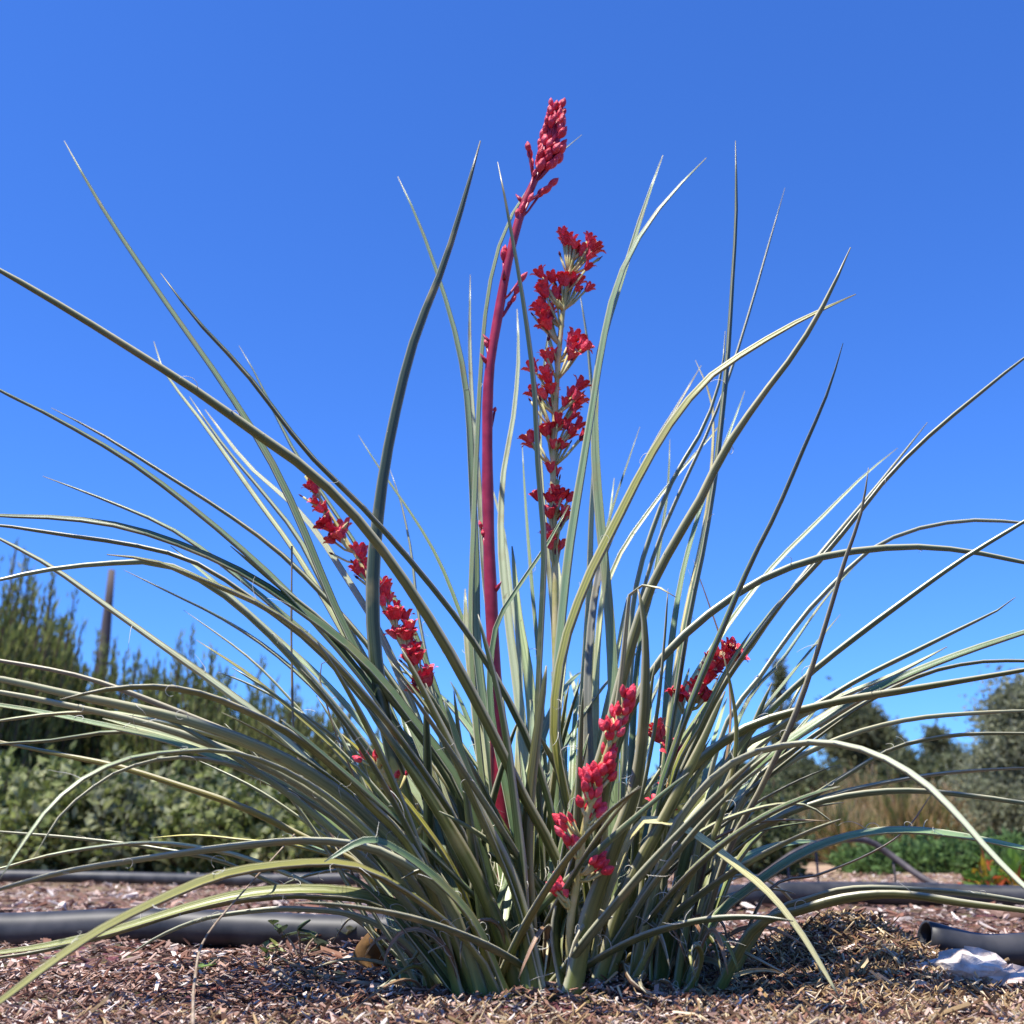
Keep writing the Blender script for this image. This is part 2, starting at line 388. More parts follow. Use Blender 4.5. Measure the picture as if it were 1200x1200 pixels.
LEAVES = [
 # --- left, rising
 (590, .05, R_(75,165,120,245,190,350,260,450,310,530,345,600,395,720,450,830,530,1000), .12, .0165, GREY),
 (655, -.03, R_(188,320,230,375,290,440,360,530,430,600,500,680,560,760,610,850,640,930,660,1040), -.12, .0175, GREEN),
 (690, -.05, R_(-60,285,0,318,80,365,160,415,230,460,300,510,350,545,400,590,450,650,510,740,560,830,610,930,660,1030), -.26, .0175, OLIVE),
 (580, .05, R_(-60,425,0,458,60,488,150,540,230,600,300,660,350,710,420,790,480,880,540,990), -.05, .0165, GREY),
 (570, .12, R_(60,478,120,510,200,560,270,605,330,650,390,710,440,770,500,880), .28, .018, GREY),
 (560, .12, R_(50,558,120,585,200,620,270,670,330,720,390,775,450,850,510,950), .22, .016, GREY),
 (600, .02, R_(-60,600,0,605,60,607,130,615,200,635,280,670,350,715,420,770,480,840,550,950), -.02, .0185, GREEN),
 (580, .06, R_(-60,612,0,616,80,628,160,640,230,660,300,705,370,760,440,840,510,950), .12, .016, GREY),
 (600, -.02, R_(125,650,180,658,250,685,310,712,370,755,440,830,500,910,550,1000), -.16, .018, OLIVE),
 (560, .08, R_(-40,690,0,680,60,668,130,661,190,662,250,690,310,740,370,805,430,880,490,970), -.15, .014, PALE),
 (540, .04, R_(-40,612,0,632,60,665,130,715,200,765,260,808,320,855,380,915,440,985), -.1, .0165, PALE),
 (540, .15, R_(145,668,200,695,260,725,320,765,380,820,430,880,480,960), .33, .013, GREY),
 (545, .12, R_(230,750,290,790,350,840,400,885,440,930,490,1000), .2, .011, OLIVE),
 (570, .16, R_(180,400,192,436,240,500,300,585,350,655,400,740,470,870), .36, .015, PALE),
 (610, .16, R_(280,405,300,440,345,530,385,590,430,660,500,780), .4, .015, GREY),
 (585, .16, R_(222,465,260,520,310,580,350,632,385,700,450,820), .36, .018, PALE),
 (595, .14, R_(240,480,290,545,350,600,400,670,470,800), .36, .016, PALE),
 (600, .05, R_(270,640,330,690,390,740,450,810,510,890,560,990), .0, .019, GREY),
 (585, .1, R_(200,640,260,690,320,745,380,800,440,870,510,970), .2, .013, PALE),
 (570, .1, R_(215,715,290,770,340,820,400,890,470,980), .3, .008, PALE),
 # --- centre, upright
 (535, .03, R_(563,165,545,230,520,310,485,400,460,500,445,590,437,690,443,790,465,900,500,1020), .0, .0185, GREEN),
 (600, .12, R_(466,207,490,260,515,330,535,400,547,470,552,560,556,650,558,760,575,900), .24, .0145, GREY),
 (645, -.02, R_(583,190,590,225,600,280,612,350,625,450,630,550,637,640,633,750,629,860,635,990), -.04, .0155, GREEN),
 (600, .17, R_(682,158,650,185,610,235,585,290,572,350,565,420,560,520,556,620,553,740,565,900), .14, .0125, GREY),
 (615, .16, R_(551,322,550,400,553,480,560,560,568,680,585,820), .36, .014, PALE),
 (635, .16, R_(606,362,608,420,602,490,590,560,588,640,598,740,615,880), .36, .015, PALE),
 (655, .16, R_(650,345,641,400,634,470,633,540,640,640,650,780), .3, .010, PALE),
 (675, .18, R_(678,335,688,400,692,450,697,520,692,600,688,720,680,860), .36, .016, PALE),
 (720, .06, R_(777,182,755,245,735,310,710,390,700,440,698,500,702,580,710,660,718,750,722,850,720,960), .14, .018, GREY),
 (665, .04, R_(828,185,790,225,755,270,725,330,708,400,695,480,682,560,668,650,657,760,652,860,655,980), .08, .018, GREY),
 (705, -.05, R_(1003,345,940,375,880,410,830,445,785,500,750,560,720,620,690,680,662,760,652,850,665,930,690,1040), -.1, .019, OLIVE),
 (690, .15, R_(822,428,795,475,765,525,735,590,703,670,690,780,690,900), .32, .014, PURP),
 (740, .02, R_(862,165,863,250,858,340,853,420,845,500,838,560,825,640,808,720,795,800,780,900,765,1010), .0, .0175, GREEN),
 (715, .15, R_(920,220,900,290,880,360,855,440,830,505,800,570,770,640,748,720,735,850), .3, .014, GREY),
 (720, .1, R_(850,388,845,440,825,500,790,560,765,620,745,690,735,790,730,920), .2, .018, GREY),
 (650, -.06, R_(997,290,970,350,935,410,890,470,850,530,820,590,790,640,760,700,735,780,715,860,690,940,660,1030), -.12, .0175, OLIVE),
 (760, -.02, R_(988,402,970,460,940,530,910,600,880,660,850,730,820,800,790,880,765,980), -.1, .0155, GREEN),
 (760, .16, R_(815,422,828,450,836,480,835,540,825,620,800,740,780,880), .3, .012, CREAM),
 (770, .16, R_(873,458,858,500,840,545,820,600,795,700,780,850), .4, .012, GREY),
 (690, .16, R_(750,500,735,545,720,590,705,650,695,760), .4, .009, GREEN),
 (730, .16, R_(785,515,783,570,775,630,765,690,745,800), .4, .010, GREEN),
 (690, .15, R_(850,490,830,515,795,555,760,600,720,665,700,760), .35, .010, PALE),
 (590, .16, R_(420,510,445,550,480,600,510,650,535,710,560,800), .4, .010, GREY),
 (560, .2, R_(455,545,470,590,482,650,490,720,510,830), .42, .012, PALE),
 (600, .2, R_(573,560,590,620,600,700,610,800), .4, .012, PALE),
 (700, .2, R_(720,560,712,640,705,720,700,820), .42, .014, PALE),
 (650, .2, R_(612,520,617,600,625,700,635,820), .42, .010, GREY),
 (640, .0, R_(668,590,640,640,600,700,580,740,575,830,600,960), .1, .010, GREEN),
 (630, .15, R_(640,585,655,680,660,760,650,860), .38, .016, PALE),
 (620, .16, R_(600,640,608,720,620,800,625,900), .3, .020, PALE),
 (690, .14, R_(735,700,722,780,705,870,695,960), .28, .018, PALE),
 (580, .16, R_(545,690,548,760,560,850,570,950), .3, .018, PALE),
 # --- right
 (740, .03, R_(1240,393,1200,420,1150,460,1090,510,1040,560,1000,610,960,658,910,712,870,765,820,840,775,930), .1, .0165, GREY),
 (750, .15, R_(1052,525,1010,560,960,610,910,660,870,710,830,770,790,860), .35, .011, PALE),
 (770, .14, R_(1087,495,1060,530,1020,580,970,640,930,690,880,760,830,850), .3, .013, PALE),
 (780, .12, R_(1240,618,1185,612,1130,611,1070,622,1020,645,980,682,940,725,890,795,840,880), .26, .014, PALE),
 (695, -.02, R_(1260,672,1200,660,1140,648,1080,642,1020,645,960,655,900,677,850,707,800,748,760,795,730,860,710,950), .0, .016, GREY),
 (790, -.0, R_(1240,587,1200,612,1130,655,1060,705,1000,750,950,790,900,837,860,885,825,960), -.1, .0145, GREY),
 (800, .0, R_(1018,548,1010,600,990,660,975,710,955,775,930,845,890,930,850,1010), -.15, .010, PURP),
 (790, .07, R_(1190,700,1172,714,1120,740,1070,765,1010,795,960,825,900,862,850,910), .1, .015, PALE),
 (770, .01, R_(1260,722,1200,742,1140,762,1080,785,1020,812,960,847,900,888,850,935,810,990), -.05, .0185, GREEN),
 (800, .12, R_(1260,776,1200,775,1150,776,1100,785,1060,800,1000,832,930,880,870,940), .22, .015, GREY),
 (745, -.02, R_(1260,775,1200,786,1120,800,1050,812,980,824,900,845,850,870,800,915,765,980), -.08, .016, OLIVE),
 (770, .06, R_(1110,758,1050,790,990,815,930,845,870,890,820,950), .15, .018, PALE),
 (805, .12, R_(1250,862,1200,860,1130,861,1080,868,1040,880,990,910,940,942,900,970,860,1020), .16, .0145, GREY),
 (740, -.04, R_(1240,1075,1200,1040,1160,1000,1120,955,1080,917,1030,887,980,872,930,872,870,888,820,930,780,1000), -.30, .0155, PALE),
 (790, .1, R_(1260,902,1200,900,1110,906,1050,915,990,928,930,948,880,975,840,1020), .18, .013, PALE),
 (790, .06, R_(1260,948,1200,942,1150,935,1080,928,1020,930,960,941,900,966,850,1005), .02, .0145, GREY),
 (805, .03, R_(1260,1008,1200,995,1130,981,1060,974,1000,980,940,1002,880,1042,835,1085), -.04, .0155, GREY),
 (735, -.05, R_(981,968,950,946,920,942,880,950,830,970,790,1002,755,1055), -.06, .0105, PALE),
 (745, .05, R_(970,962,900,962,850,977,800,1010,765,1060), .03, .009, BROWN),
 (850, .10, R_(1092,930,1062,972,1020,1000,960,1025,900,1045), .13, .007, BROWN),
 (835, .03, R_(1260,1078,1200,1068,1130,1060,1060,1050,1000,1053,940,1068,885,1090), -.08, .0165, OLIVE),
 (845, .06, R_(1270,1068,1150,1050,1080,1044,1000,1043,950,1054,900,1078), .05, .016, GREY),
 (790, .04, R_(905,800,880,860,850,930,820,1010), .0, .016, GREEN),
 (800, .1, R_(960,760,925,830,880,900,840,980), .25, .012, PALE),
 (790, .12, R_(985,720,940,775,890,840,850,910), .35, .010, GREY),
 (780, .12, R_(1005,660,965,705,920,770,860,860), .33, .010, GREY),
 (770, .02, R_(930,690,895,735,850,800,815,870,785,960), .0, .020, OLIVE),
 (755, .0, R_(880,740,850,790,820,850,785,930), -.06, .016, OLIVE),
 (735, -.06, R_(848,768,858,810,864,860,856,920,835,985,790,1060), -.12, .009, OLIVE),
 (790, .05, R_(812,655,830,705,845,750,855,800,850,900), .12, .006, BROWN),
 # --- lower left, arching
 (520, .1, R_(-60,768,0,775,100,795,200,832,300,875,380,930,450,1010), .1, .013, TAN),
 (560, -.03, R_(-60,790,0,797,80,815,150,830,230,850,310,880,380,920,440,970,500,1040), -.2, .019, PALE),
 (565, -.04, R_(70,820,130,808,190,806,240,815,290,835,330,855,380,890,430,940,490,1010), -.2, .017, OLIVE),
 (545, .02, R_(-40,850,0,845,50,838,120,835,180,845,250,862,320,888,380,930,450,1000), -.1, .0145, PALE),
 (550, .05, R_(-60,880,0,872,60,868,130,858,180,862,260,882,330,915,390,960,460,1030), .0, .014, GREY),
 (555, .0, R_(-60,805,0,812,80,828,160,846,240,871,320,905,390,950,460,1020), -.12, .015, PALE),
 (550, .02, R_(-60,820,20,830,110,848,200,870,290,905,370,950,440,1015), -.05, .013, GREY),
 (560, .03, R_(120,842,220,870,300,902,370,945,440,1010), .0, .013, PALE),
 (545, .05, R_(190,835,260,860,330,900,400,955,460,1030), .1, .013, PALE),
 (800, .06, R_(1240,832,1150,836,1060,845,980,868,910,905,855,965), .12, .012, PALE),
 (520, .1, R_(-40,860,0,870,70,885,140,900,220,925,290,950,350,980,430,1025), .13, .013, YEL),
 (550, -.02, R_(0,1030,30,985,60,945,100,912,150,890,200,882,260,880,320,897,380,932,440,985,500,1060), -.28, .0125, GREY),
 (545, .0, R_(40,1005,70,957,110,922,150,900,210,888,280,900,360,940,430,1000), -.2, .010, PALE),
 (505, .1, R_(-40,970,0,975,80,982,150,990,200,998,260,1010,330,1040,420,1080), .2, .010, PALE),
 (510, .08, R_(-40,1027,0,1018,60,1002,130,991,180,988,230,993,300,1010,400,1060), .08, .012, PALE),
 (570, -.05, R_(-60,1062,0,1042,80,1021,160,1008,230,998,300,990,360,986,420,992,470,1012,525,1060), -.24, .016, PALE),
 (540, .06, R_(175,982,230,979,290,985,350,992,430,1020,490,1065), .1, .009, YEL),
 (590, -.06, R_(-60,1215,0,1175,60,1130,120,1090,190,1055,260,1027,330,1015,400,1013,450,1030,510,1070,560,1120), -.39, .0155, OLIVE),
 (560, -.03, R_(-50,1120,0,1117,60,1108,120,1095,170,1080,230,1062,300,1047,380,1044,450,1057,510,1095), -.08, .015, OLIVE),
 (565, -.02, R_(-50,1126,20,1120,90,1106,150,1090,220,1068,300,1054,380,1052,460,1070), .0, .013, GREY),
 (530, .02, R_(150,1120,190,1096,240,1077,300,1068,350,1066,420,1075,480,1110), .05, .013, PALE),
 (560, .04, R_(250,860,320,890,380,930,430,980,500,1060), .0, .012, PALE),
 (550, .08, R_(230,890,300,925,360,965,430,1020), .15, .011, PALE),
 (555, .1, R_(300,880,340,930,400,990,470,1070), .25, .006, PALE),
 (580, .0, R_(400,860,440,900,490,960,540,1040), -.06, .016, YEL),
 (550, .05, R_(392,770,380,774,374,790,384,830,402,880,440,960,500,1060), .05, .006, BROWN),
 (600, -.07, R_(380,1010,430,985,470,1000,520,1040,560,1090), -.16, .014, GREEN),
 # --- front leaves at the foot
 (672, -.09, R_(748,690,756,730,758,790,755,860,745,930,720,1000,692,1080), -.14, .0235, OLIVE),
 (690, -.06, R_(783,690,778,760,768,850,745,960,710,1060), -.06, .011, OLIVE),
 (640, -.08, R_(520,820,545,900,580,980,610,1060), -.12, .020, GREEN),
 (632, -.08, R_(470,760,520,860,560,950,605,1050), -.13, .021, OLIVE),
 (615, -.07, R_(560,720,585,820,600,920,612,1040), -.1, .021, GREEN),
 (620, -.06, R_(640,780,625,880,615,980,618,1070), -.08, .021, OLIVE),
 (665, -.08, R_(760,790,728,860,700,930,668,1020,650,1090), -.1, .018, GREEN),
 (700, -.07, R_(850,810,820,880,780,960,735,1050), -.1, .019, OLIVE),
 (710, -.06, R_(905,880,850,930,800,985,750,1060), -.1, .017, GREEN),
 (610, -.05, R_(430,830,480,900,530,980,575,1070), -.1, .019, OLIVE),
 (580, -.06, R_(470,1030,500,1020,530,1050,560,1100), -.1, .013, OLIVE),
 (655, -.07, R_(690,860,672,940,655,1030), -.07, .018, GREEN),
 (545, -.03, R_(400,1020,440,1050,490,1110), -.06, .013, GREEN),
 (500, .0, R_(430,1060,450,1090,475,1130), -.02, .012, PALE),
]
NB = {}
for L in LEAVES: traced(*L[:4], width=L[4], color=L[5])
# the broken cream blade that folds over and hangs to the mulch
traced(692, -.06, R_(984,1170,965,1138,935,1090,900,1047,850,1005,805,973,770,962,748,968,728,1010,705,1080), -.128, width=.0165, color=CREAM, tw=.5, tw2=.2, th=0, fold=.6)
traced(705, -.05, R_(792,700,775,690,755,686,740,692,735,730,728,800,712,930), -.15, width=.012, color=CREAM, tw=.2, tw2=.2, th=2)

# the rest of the clump: shorter and hidden blades rising from the same crowns
TOPX = [-100, 0, 100, 200, 300, 400, 450, 520, 560, 650, 720, 760, 850, 900, 1000, 1100, 1200, 1300]
TOPY = [830, 830, 815, 790, 750, 720, 740, 790, 790, 780, 780, 750, 750, 770, 810, 840, 860, 870]
def allowed(P):
    x, y = to_px(P); 
    if (y < np.interp(x, TOPX, TOPY)).any(): return False
    # keep the view to the hedge and the path open under the arching leaves
    if ((x < 270) & (y > 890)).any() or ((x > 990) & (y > 880)).any(): return False
    return True
crowns = [(.0, .02), (.06, -.03), (.11, .03), (.02, .10), (.10, .13), (-.06, .07), (.14, .12), (-.09, .05), (.05, .17), (.16, .16), (-.02, -.03), (.07, .02)]
rr = random.Random(5); made = 0; tries = 0
while made < 150 and tries < 6000:
    tries += 1
    cx, cy = rr.choice(crowns); cx += rr.uniform(-.035, .035); cy += rr.uniform(-.03, .03)
    az = rr.uniform(0, 2*math.pi)
    out = np.array([math.cos(az), math.sin(az), 0])
    if rr.random() < .6: out = unit(np.array([(cx-.05)*6+rr.uniform(-.5, .5), (cy-.04)*6+rr.uniform(-.5, .5), 0]))
    el = math.radians(rr.uniform(26, 86)); L = rr.uniform(.28, .75); drop = rr.uniform(.1, 1.2)*(1.2-el/1.6)
    n = NSEG; P = [np.array([cx, cy, float(H(cx, cy))-.012])]; ds = L/(n-1); sway = rr.uniform(-.4, .4)
    side = np.array([-out[1], out[0], 0])
    for i in range(1, n):
        s = i/n; e = el-drop*s**1.3
        d = out*math.cos(e)+np.array([0, 0, 1])*math.sin(e)+side*sway*s*.5
        P.append(P[-1]+unit(d)*ds)
    P = np.array(P)
    if (P[3:, 2] < .02).any() or P[:, 1].min() < -.3 or not allowed(P): continue
    back = cy > .06
    cset = (PALE, PALE, GREY, GREY, GREEN) if back else (GREY, GREEN, OLIVE, GREEN, GREY)  # rear blades paler, front darker: sunlit and shaded look put into the colour
    build_leaf(P, rr.uniform(.010, .0175), tint(rr.choice(cset), rr), rr.uniform(-.5, .5), rr.uniform(-.6, .6), rr.choice((0, 0, 3, 6)))
    made += 1
# withered and shredded old blades packed round the crown
for k in range(75):
    a = rr.uniform(0, 2*math.pi); q0 = rr.uniform(.6, 1.1); cx, cy = .05+.15*q0*math.cos(a), .05+.12*q0*math.sin(a); L = rr.uniform(.05, .20)
    out = unit(np.array([math.cos(a)+rr.uniform(-.7, .7), math.sin(a)+rr.uniform(-.7, .7), 0]))
    q = np.linspace(0, 1, 14); hgt = rr.uniform(.02, .11)
    if cy < 0: L *= .5; hgt *= .8
    P = np.array([cx, cy, 0])+out*(q*L)[:, None]+np.array([-out[1], out[0], 0])*(.02*np.sin(q*rr.uniform(1, 6)))[:, None]
    P[:, 2] = np.maximum(H(P[:, 0], P[:, 1])+.004, H(P[:, 0], P[:, 1])-.01+hgt*np.sin(np.minimum(q*2.6, 3.1)))
    P[0, 2] = float(H(cx, cy))-.01
    o = build_leaf(P, rr.uniform(.004, .010), tint(rr.choice((BROWN, TAN, BROWN, TAN, OLIVE)), rr), rr.uniform(-1, 1), rr.uniform(-1.5, 1.5), rr.choice((0, 2, 4)), fold=1.2)
    o.name = 'dead_leaf'

# ------------------------------------------------------------------ flowers
def bud_mesh(mat_, name, fat=.30, lobes=3):
    n, k = 8, 12; V = []; q = np.linspace(0, 1, n)
    prof = np.array([.16, .55, .85, 1, .98, .82, .5, .12])
    for i in range(n):
        for j in range(k):
            a = 2*math.pi*j/k; rad = fat*prof[i]*(1+.10*math.cos(lobes*a)*(.3+q[i]))
            V.append((rad*math.cos(a), rad*math.sin(a), q[i]))
    F = [[i*k+j, i*k+(j+1) % k, (i+1)*k+(j+1) % k, (i+1)*k+j] for i in range(n-1) for j in range(k)]
    F += [list(range(k))[::-1], [(n-1)*k+j for j in range(k)]]
    return mesh(name, V, F, mat_)
def flower_mesh(name, curl=.5, seed=0):
    """open bell of six pointed tepals with pale stamens"""
    r = random.Random(seed); V, F, mi = [], [], []
    for t in range(6):
        a0 = 2*math.pi*t/6+r.uniform(-.1, .1); inner = t % 2; L = r.uniform(.92, 1.08); cu = curl*r.uniform(.6, 1.4)
        b = len(V)
        rows = [(0, .08, .10), (.22, .24, .20), (.48, .31, .25), (.72, .36+.10*cu, .25), (.9, .43+.25*cu, .20), (1.0-.12*cu, .48+.42*cu, .07)]
        for z, rad, hw in rows:
            rad -= .02*inner
            for m, e in ((-1, 0), (0, 1), (1, 0)):
                cx, cy = (rad+.035*e)*math.cos(a0), (rad+.035*e)*math.sin(a0)
                V.append((cx-m*hw*math.sin(a0), cy+m*hw*math.cos(a0), z*L))
        for i in range(5):
            for m in (0, 1):
                F.append([b+i*3+m, b+i*3+m+1, b+(i+1)*3+m+1, b+(i+1)*3+m]); mi.append(0)
    for t in range(6):
        a = 2*math.pi*(t+.5)/6; b = len(V)
        v, f = tube([(0.05*math.cos(a), .05*math.sin(a), .1), (.12*math.cos(a), .12*math.sin(a), .55), (.16*math.cos(a), .16*math.sin(a), .86)], [.02, .02, .04], 4)
        V += [tuple(x) for x in v]; F += [[i+b for i in q] for q in f]; mi += [1]*len(f)
    me = mesh(name, V, F, M_FLOW); me.materials.append(M_STAM)
    me.polygons.foreach_set('material_index', mi); me.update()
    return me
BUDS = [bud_mesh(M_BUD, 'bud', .21), bud_mesh(M_BUD, 'bud', .27), bud_mesh(M_FLOW, 'bud', .24)]
WILT = [bud_mesh(M_WILT, 'wilted_flower', .2), bud_mesh(M_WILT, 'wilted_flower', .13, 2)]
FLOWERS = [flower_mesh('flower', c, i) for i, c in enumerate((.25, .5, .8, 1.0, .6))]
def orient(o, d, spin, size, sq=1.0):
    o.rotation_mode = 'QUATERNION'
    from mathutils import Quaternion
    q = Vector(d).to_track_quat('Z', 'Y'); o.rotation_quaternion = q @ Quaternion((0, 0, 1), spin)
    o.scale = (size*sq, size*sq, size)
fr = random.Random(21)
def stalk(name, base, by, pts, ty, r0, r1, m, blooms, label, bracts=0, p=1.0):
    """blooms: (photo x, photo y, 'b' or 'f', size in m) set on short pedicels round the stalk"""
    g0 = np.array([(base-600)/FPX*((by-CAM[1])*cT-.046), by]); b3 = np.array([*g0, float(H(*g0))-.012]); bx, bpx = to_px(b3)
    C2, L = catmull([(bx, bpx)]+list(pts), 44); s = np.linspace(0, 1, 44); Yv = by+(ty-by)*s**p
    P = np.array([at(a, b, yv) for (a, b), yv in zip(C2, Yv)]); P[0] = b3
    rad = r0+(r1-r0)*s; prts = [tube(P, rad*(1+.05*np.sin(s*60)), 10)]
    tp = np.stack(to_px(P), 1); todo = []
    for (x, y, kind, size) in blooms:
        i = int(np.argmin(((tp-[x, y+9])**2).sum(1))); i = min(max(i, 1), 42)
        zoff = fr.uniform(-.012, .010); c = at(x, y, P[i, 1]+zoff)
        j = max(i-1, 0); q0 = P[j]
        d = unit(c-q0+np.array([0, fr.uniform(-.012, .004), .004])); tip = c+d*size*.5; st = c-d*size*.5
        if np.linalg.norm(st-q0) > .004:
            mid = (q0+st)/2+np.array([0, 0, -.003]); prts.append(tube([q0, mid, st+d*size*.06], [.0021, .0016, .0018], 5))
        todo.append((st, d, kind, size))
    for k in range(bracts):
        i = fr.randint(14, 42); a = fr.uniform(0, 6.28); d = unit(np.array([math.cos(a), math.sin(a)-.3, 1.3]))
        q = P[i]+unit(np.array([math.cos(a), math.sin(a), 0]))*rad[i]*.8
        prts.append(tube([q, q+d*.006, q+d*.015], [.0026, .0030, .0004], 5))
    v, f = join(prts); so = obj(name, mesh(name, v-PL, f, m), plant); so['label'] = label
    for st, d, kind, size in todo:
        me = fr.choice(BUDS if kind == 'b' else WILT if kind == 'w' else FLOWERS)
        o = obj({'b': 'bud', 'w': 'wilted_flower', 'f': 'flower'}[kind], me, so); o.location = st-PL
        orient(o, d, fr.uniform(0, 6.28), size, fr.uniform(.85, 1.1))
    return so
def cluster(x, y, n, sx, sy, kind, s0, s1):
    return [(x+fr.gauss(0, sx), y+fr.gauss(0, sy), kind, fr.uniform(s0, s1)) for _ in range(n)]
# tall dark crimson stalk with closed buds
top = []
for i in range(84):
    t = i/83; yy = 194-t*74; xx = 641+t*14; wd = 5+9*math.sin(min(1, .25+t)*2.6)
    top.append((xx+fr.uniform(-1, 1)*wd, yy, 'b', fr.uniform(.017, .024)*(1-.3*t)))
stalk('flower_stalk', 600, .13, R_(656,122,650,155,632,200,612,245,595,310,582,380,573,440,571,520,573,640,578,760,582,860,590,990), .06, .0104, .0048, M_STALK,
      top+[(621,180,'b',.018),(619,172,'b',.015),(624,190,'b',.013),(626,203,'b',.012),(648,214,'b',.022),(640,222,'b',.022),(634,226,'b',.018),(622,232,'b',.016),(612,244,'b',.018),(606,250,'b',.014),
           (590,298,'b',.022),(592,293,'b',.016),(612,326,'b',.022),(606,340,'b',.018),(602,350,'b',.014),(597,356,'b',.012),(570,402,'b',.016),(573,407,'b',.012),(580,480,'b',.009),(563,615,'b',.012),(566,625,'b',.010),(583,755,'b',.010)],
      'tall thick crimson flower stalk with closed buds', 6)
# shorter stalk with open flowers on a yellow green stem
B = []
for (x, y, n, sx, sy) in ((662,281,6,8,6),(684,296,8,8,11),(690,290,2,6,3),(646,335,9,10,9),(672,338,6,9,8),(637,362,5,6,5),(636,382,4,7,5),(672,400,6,6,9),(640,425,6,8,8),(640,462,5,9,7),(672,465,5,8,7),(628,460,2,5,4),(664,494,4,6,5),(672,505,3,5,5),(645,508,4,7,6),(622,516,3,6,4),(660,523,3,6,5),(657,550,2,4,4),(654,576,7,9,5),(656,596,5,7,7),(643,630,4,4,7),(655,642,2,3,4)):
    B += cluster(x, y, int(n*1.3), sx, sy, 'f', .0125, .0185)+cluster(x, y+8, 2, sx, sy, 'w', .007, .012)
stalk('flower_stalk', 655, .12, R_(676,284,664,335,656,400,651,480,648,560,650,650,652,790,655,930), .16, .006, .0032, M_STEMG, B, 'shorter yellow green stalk crowded with open coral red flowers', 8)
# leaning stalk on the left
B = []
for (x, y, n) in ((366,570,3),(374,592,3),(385,612,3),(394,632,3),(400,625,2),(420,650,3),(424,668,4),(447,690,4),(449,700,2),(462,716,5),(470,718,2),(478,742,4),(486,764,5),(480,775,3),(497,792,4),(490,800,3),(468,745,2)):
    B += cluster(x, y, n+1, 4, 4, 'f', .012, .019)+cluster(x-5, y+4, 1, 4, 4, 'w', .007, .011)
stalk('flower_stalk', 590, .1, R_(358,558,395,615,425,665,455,720,482,775,505,815,545,930), .25, .0045, .002, M_STEMG, B, 'leaning stalk with small red flowers among the left leaves', 8)
# bright buds low in the middle
B = []
for (x, y, n, k, s) in ((734,818,5,5,5),(728,836,6,6,5),(718,852,6,6,5),(714,882,3,4,4),(693,908,8,8,6),(702,905,6,7,6),(692,926,8,7,6),(697,945,5,5,5),(712,902,4,5,5),(662,965,4,5,4),(672,988,3,3,4),(700,1010,3,4,4),(652,1040,4,4,5)):
    B += cluster(x, y, n+6, k, s, 'b', .013, .018)
stalk('flower_stalk', 668, -.07, R_(737,812,722,850,710,885,698,925,686,965,676,1030,668,1090), -.17, .0045, .0025, M_STEMG, B, 'short stalk of bright red buds low at the foot', 4)
# right hand stalk half hidden by blades
B = []
for (x, y, n) in ((852,760,4),(862,765,2),(840,772,3),(832,786,4),(824,800,4),(815,815,3),(822,812,3),(792,818,2),(788,882,3),(772,858,2),(790,918,4),(778,945,4),(787,925,2)):
    B += cluster(x, y, n, 4, 5, 'f', .012, .019)
stalk('flower_stalk', 740, .06, R_(858,752,835,785,815,820,795,868,782,920,768,980), .02, .0045, .002, M_STEMG, B, 'slanting stalk of red flowers between the right leaves', 6)
B = cluster(432, 884, 6, 8, 4, 'b', .013, .019)+cluster(468, 905, 3, 4, 3, 'b', .012, .016)+cluster(460, 930, 3, 4, 4, 'b', .012, .016)
stalk('flower_stalk', 540, .0, R_(422,878,440,895,458,918,478,960,510,1040), -.06, .004, .002, M_STEMG, B, 'small stalk with a few red buds low on the left', 3)

# ------------------------------------------------------------------ pipes and small things on the ground
def pipe(name, pts, rad, label, group=None, hollow=True):
    P, L = catmull(pts, 60)
    n, k = 60, 20
    vo, fo = tube(P, rad, k, False); vi, fi = tube(P, rad*.80, k, False)
    V = np.vstack([vo, vi]); F = fo+[[i+len(vo) for i in q][::-1] for q in fi]; b = len(vo)
    for j in range(k):
        F.append([j, b+j, b+(j+1) % k, (j+1) % k]); e = (n-1)*k
        F.append([e+j, e+(j+1) % k, b+e+(j+1) % k, b+e+j])
    o0 = np.array([P[30, 0], P[30, 1], 0]); o = obj(name, mesh(name, V-o0, F, M_PIPE), None, o0)
    return tag(o, label, 'pipe', group)
def gp(px, d, lift): x = (px-600)/FPX*(d*cT-.04); return (x, d-1.25, float(H(x, d-1.25))+lift)
pipe('irrigation_pipe', [gp(-520, 1.93, .026), gp(-200, 1.91, .026), gp(0, 1.88, .026), gp(150, 1.87, .026), gp(280, 1.86, .026), gp(420, 1.85, .026), gp(560, 1.85, .026)], .0275, 'thick black pipe lying on mulch behind the arching lower left leaves')
pipe('irrigation_pipe', [gp(1086, 1.50, .030), gp(1150, 1.51, .030), gp(1220, 1.52, .029), gp(1420, 1.56, .027), gp(1800, 1.7, .025)], .0205, 'black pipe with a cut open end beside pale stones')
pipe('irrigation_pipe', [gp(-500, 4.0, .03), gp(-60, 4.15, .03), gp(120, 4.2, .03), gp(260, 4.1, .03), gp(420, 4.0, .03)], .021, 'thin grey black pipe at the foot of the far hedge')
pipe('irrigation_pipe', [gp(640, 2.6, .03), gp(820, 2.75, .032), gp(930, 2.85, .032), gp(1080, 2.9, .032), gp(1200, 2.86, .03), gp(1500, 2.7, .03)], .027, 'long black pipe crossing the bed in front of the green plant')
